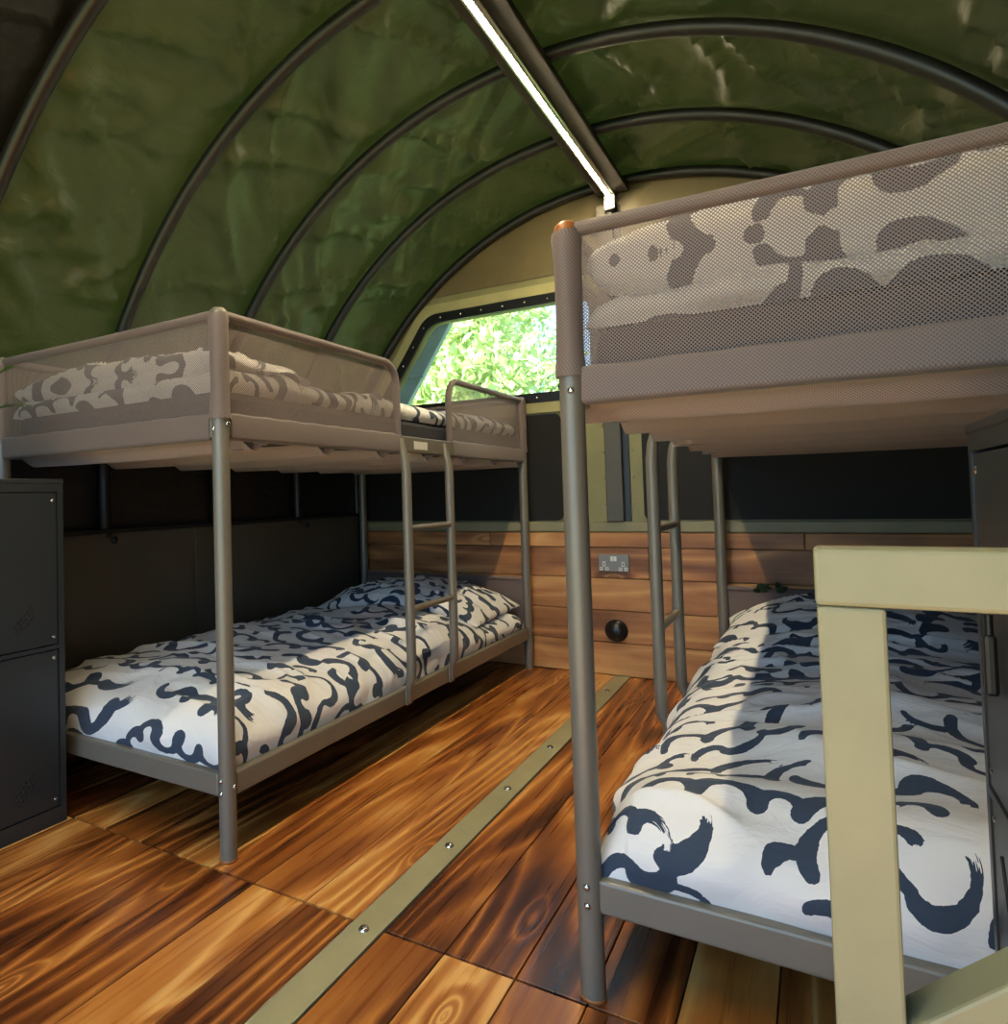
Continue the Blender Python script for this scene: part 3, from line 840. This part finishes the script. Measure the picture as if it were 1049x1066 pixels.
# upper bunks
mattress('dark mattress on the upper bunk beside the window', LBX, .03, .992, .13)
mattress('dark mattress on the upper bunk behind the olive timber railing', RBX, .01, .992, .13)
duvet('duvet', 'white duvet with navy brush strokes on the upper bunk by the window', LBX, .035, 1.99, .865, 1.168, 1.110, .035, 53, .02, 1.0)
duvet('duvet', 'white duvet with navy brush strokes on the upper bunk behind the olive railing', RBX, .015, 1.97, .865, 1.168, 1.120, .035, 67, .02, 1.0, scale=1.2)
pillow('pillow', 'white pillow with navy brush strokes against the net of the upper bunk by the window', (LBX-.01, .220, 1.182), .86, .39, .115, 71, (math.radians(-2), 0, 0), 1.1, lump=.018, ex=.26)
pillow('pillow', 'white pillow with navy arcs against the net above the olive railing', (RBX, .212, 1.212), .875, .40, .16, 83, (math.radians(-6), 0, 0), 1.4, lump=.022, ex=.22)

# ---------------------------------------------------------------- lockers
def locker(loc, s, label, vents=True):
    """s=+1: doors face +x; local origin at the far front corner on the floor; carcass runs to -y and to -s*x"""
    root = empty('locker', loc); tag(root, label, 'locker', 'metal lockers')
    W, D, H = .38, .40, .910
    bx = lambda x0, x1: (min(s*x0, s*x1), max(s*x0, s*x1))
    x0, x1 = bx(-D, -.018)
    MB().box((x0, -W, 0), (x1, 0, H-.012), .002).build('body', M['locker'], root)
    f = MB(); fx0, fx1 = bx(-.019, 0)
    f.box((fx0, -W, 0), (fx1, -W+.016, H-.012)); f.box((fx0, -.016, 0), (fx1, 0, H-.012))
    f.box((fx0, -W+.016, 0), (fx1, -.016, .042)); f.box((fx0, -W+.016, .458), (fx1, -.016, .468)); f.box((fx0, -W+.016, H-.034), (fx1, -.016, H-.012))
    f.build('frame', M['locker'], root)
    tx0, tx1 = bx(-D, .002)
    MB().box((tx0, -W-.001, H-.012), (tx1, .001, H), .002).build('top', M['locker'], root)
    for (z0, z1) in ((.045, .455), (.471, H-.037)):
        dx0, dx1 = bx(-.016, -.002)
        d = MB().box((dx0, -W+.019, z0), (dx1, -.019, z1), .0015).build('door', M['locker'], root)
        h = MB()
        for c in range(6):
            for r in range(3):
                h.lathe([(0, s*.0008), (.0035, s*.0006), (.0036, 0)], (s*-.002, -.088-c*.0085-r*.004, z0+.100-c*.0085+r*.012-.018), 'x', 8)
        if vents: h.build('vent_holes', M['black'], d)['label'] = 'slanted rows of small vent holes'
        hx = bx(-.003, .014)
        MB().box((hx[0], -.325, z0+.20), (hx[1], -.310, z0+.29), .004).build('handle', M['black'], d)
        for zz in (z0+.02, z1-.02):
            MB().lathe([(0, s*.002), (.004, s*.0015), (.005, 0)], (s*-.002, -.03, zz), 'x', 8).build('rivet', M['steel'], d)
    return root
locker((-.53, -.062, 0), 1, 'dark metal locker with two doors at the foot of the window-side bunk')
lr = locker((1.352, -.068, 0), -1, 'dark metal locker behind the olive timber railing', False)
# black hanging handle and a cord on the locker behind the railing
h = MB().box((-.012, -.118, .60), (.0, -.104, .668), .004).tube([(-.006, -.111, .668), (-.006, -.111, .69)], .004, 8)
h.build('hanging_tag', M['black'], lr)
MB().tube([(-.004, -.10, .42), (-.005, -.14, .36), (-.005, -.18, .315), (-.005, -.23, .28), (-.005, -.30, .26)], .0018, 6).build('cord', M['black'], lr)

# ---------------------------------------------------------------- olive timber railing in the foreground
g = empty('timber_railing', (1.187, -.5, 0)); tag(g, 'olive painted timber railing with post and diagonal brace in the foreground', 'railing')
MB().box((0, 0, 0), (.048, .044, .736), .003).build('post', M['gate'], g)
MB().box((-.001, -.001, .7365), (.62, .045, .785), .004).build('top_rail', M['gate'], g)
b0 = Vector((.048, .022, .37)); b1 = Vector((.60, .022, .37+.60*.905)) 
ang = math.atan2(.0711, .077)
L = .52
Mx = Matrix.Translation((.040, .020, .3935)) @ Matrix.Rotation(-ang, 4, 'Y')
br = MB().box((0, -.024, -.048), (L, .024, 0), .003, Mx).build('brace', M['gate'], g)
MB().box((.57, .002, 0), (.618, .042, .736), .003).build('post', M['gate'], g)

# ---------------------------------------------------------------- socket, vent knob
so = empty('double_socket', (.400, YW-.025, .512)); tag(so, 'grey metal double socket with white outlets on the plank wall', 'socket')
MB().box((-.068, -.010, -.040), (.068, 0, .040), .004).build('plate', M['grey_plate'], so)
MB().box((-.014, -.0125, .008), (.014, -.010, .030), .0015).build('switch', M['white'], so)
MB().box((-.001, -.0132, .010), (.001, -.0126, .028)).build('switch_gap', M['grey_plate'], so)
for sx in (-1, 1):
    ou = MB().box((sx*.042-.006, -.0125, -.016), (sx*.042+.006, -.010, .006), .001)
    ou.box((sx*.042-.020, -.0125, -.034), (sx*.042-.005, -.010, -.019), .001).box((sx*.042+.005, -.0125, -.034), (sx*.042+.020, -.010, -.019), .001)
    o = ou.build('outlet', M['white'], so)
    pn = MB().box((sx*.042-.002, -.0128, -.012), (sx*.042+.002, -.0124, .002)).box((sx*.042-.017, -.0128, -.028), (sx*.042-.009, -.0124, -.024)).box((sx*.042+.009, -.0128, -.028), (sx*.042+.017, -.0124, -.024))
    pn.build('pin_holes', M['black'], o)
vk = empty('round_vent', (.400, YW-.025, .206)); tag(vk, 'round black domed vent on the plank wall below the socket', 'vent')
MB().lathe([(.050, 0), (.050, -.008), (.046, -.014), (.038, -.018), (.036, -.026), (.028, -.032), (.016, -.036), (.0, -.037)], axis='y', seg=28).build('dome', M['black'], vk)
MB().lathe([(.009, -.036), (.009, -.041), (.006, -.043), (0, -.043)], axis='y', seg=14).build('button', M['hoop'], vk)

# ---------------------------------------------------------------- leafy bits
def leaf(mb, base, d, up, L, W):
    d = Vector(d).normalized(); sd = d.cross(Vector(up)).normalized(); u = sd.cross(d)
    ks = [(0, 0), (.25, .42), (.5, .5), (.78, .32), (1, 0)]
    vs_ = []; fs_ = []
    for t, w in ks:
        c = Vector(base)+d*L*t-u*L*.18*t*t
        vs_ += [c-sd*W*w+u*W*.15*w, c, c+sd*W*w+u*W*.15*w]
    for i in range(4):
        a = i*3
        fs_ += [(a, a+1, a+4, a+3), (a+1, a+2, a+5, a+4)]
    mb.add(vs_, fs_, True)
def plant(loc, label, targets, seed):
    rng = random.Random(seed)
    root = empty('potted_plant', loc); tag(root, label, 'plant', 'plants on the lockers')
    MB().lathe([(0, 0), (.040, 0), (.052, .085), (.056, .09), (.056, .10), (.049, .10), (.046, .085), (0, .083)], seg=20).build('pot', M['charcoal'], root)
    for (tx, ty, tz) in targets:
        tip = Vector((tx, ty, tz)); p0 = Vector((0, 0, .08))
        pts = [p0.lerp(tip, t)+Vector((0, 0, .10*math.sin(t*PI)*tip.length)) for t in [k/7 for k in range(8)]]
        st = MB().tube(pts, [.003]*7+[.0012], 6).build('stem', M['leaf_dark'], root)
        lf = MB()
        for k in range(2, 8):
            for sgn in (-1, 1):
                d = (pts[k]-pts[k-1]).normalized(); sd = d.cross(Vector((0, 0, 1)))
                leaf(lf, pts[k], d*.8+sd*sgn*.9+Vector((0, 0, rng.uniform(-.2, .3))), (0, 0, 1), rng.uniform(.035, .05), .016)
        leaf(lf, pts[-1], pts[-1]-pts[-2], (0, 0, 1), .05, .018)
        lf.build('leaves', M['leaf'], st)
plant((-.70, -.32, .91), 'leafy green plant on the locker by the window-side bunk', [(.07, .15, .29), (.09, .17, .20), (-.08, .05, .36), (.05, -.08, .33), (-.05, .12, .25)], 3)
plant((1.52, -.36, .91), 'leafy green plant on the locker behind the railing', [(-.115, .14, .10), (.08, .05, .25), (.03, -.08, .28), (.09, -.04, .2)], 5)
sp = MB()
rng = random.Random(8)
for k in range(9):
    leaf(sp, (rng.uniform(-.03, .05), rng.uniform(-.015, .015), rng.uniform(0, .02)), (rng.uniform(-1, 1), rng.uniform(-.6, .4), rng.uniform(.2, 1)), (0, 1, .2), .045, .022)
o = sp.build('leaf_sprig', M['leaf_dark'], None, (1.0, 1.965, .418)); tag(o, 'small dark green leaf sprig behind the lower pillow by the plank wall', 'leaf sprig')

# ---------------------------------------------------------------- outside, seen through the window
gr = MB().box((-25, -20, -1.3), (25, 30, -1.2)).build('ground', M['grass']); tag(gr, kind='structure')
def tree(loc, h, rad, nleaf, seed, label):
    rng = np.random.RandomState(seed)
    root = empty('tree', loc); tag(root, label, 'tree', 'trees outside the window')
    tr = MB().tube([(0, 0, 0), (.05, .02, h*.3), (-.04, .05, h*.6), (.02, 0, h*.9)], [.16, .13, .09, .03], 10).build('trunk', M['bark'], root)
    nb_ = 26
    cen = rng.normal(size=(nb_, 3)); cen /= np.linalg.norm(cen, axis=1)[:, None]; cen *= (rng.rand(nb_, 1)**.4)*np.array([rad, rad*.8, h*.42]); cen[:, 2] += h*.55
    k = rng.randint(0, nb_, nleaf); q = rng.normal(size=(nleaf, 3)); q /= np.linalg.norm(q, axis=1)[:, None]
    c = cen[k]+q*(rng.rand(nleaf, 1)**.5)*rad*.42
    a = rng.normal(size=(nleaf, 3)); a /= np.linalg.norm(a, axis=1)[:, None]; b = np.cross(a, rng.normal(size=(nleaf, 3))); b /= np.linalg.norm(b, axis=1)[:, None]
    s_ = rng.uniform(.05, .10, (nleaf, 1))
    V = np.stack([c-a*s_, c-b*s_*.5, c+a*s_, c+b*s_*.5], 1).reshape(-1, 3)
    me = bpy.data.meshes.new('foliage'); F = np.arange(nleaf*4).reshape(-1, 4)
    me.from_pydata(V.tolist(), [], F.tolist()); me.update()
    o = link_mesh('foliage', me, M['tree_leaf'], root); o['kind'] = 'stuff'
tree((-6.6, 7.0, -1.2), 6.0, 1.5, 9000, 1, 'leafy green tree at the slanted edge of the window')
tree((-2.7, 7.8, -1.2), 6.4, 1.5, 9000, 2, 'leafy green tree filling the middle of the window')
tree((1.2, 8.2, -1.2), 5.8, 1.5, 9000, 3, 'leafy green tree behind the near edge of the window')
tree((-5.2, 12.5, -1.2), 7.5, 2.2, 12000, 4, 'taller pale green tree further back outside the window')
tree((.6, 13.6, -1.2), 6.6, 1.7, 11000, 5, 'leafy green tree far behind the near corner of the window')
tree((4.6, 9.0, -1.2), 6.2, 1.6, 9000, 6, 'leafy green tree beyond the wall behind the railing-side bunk')
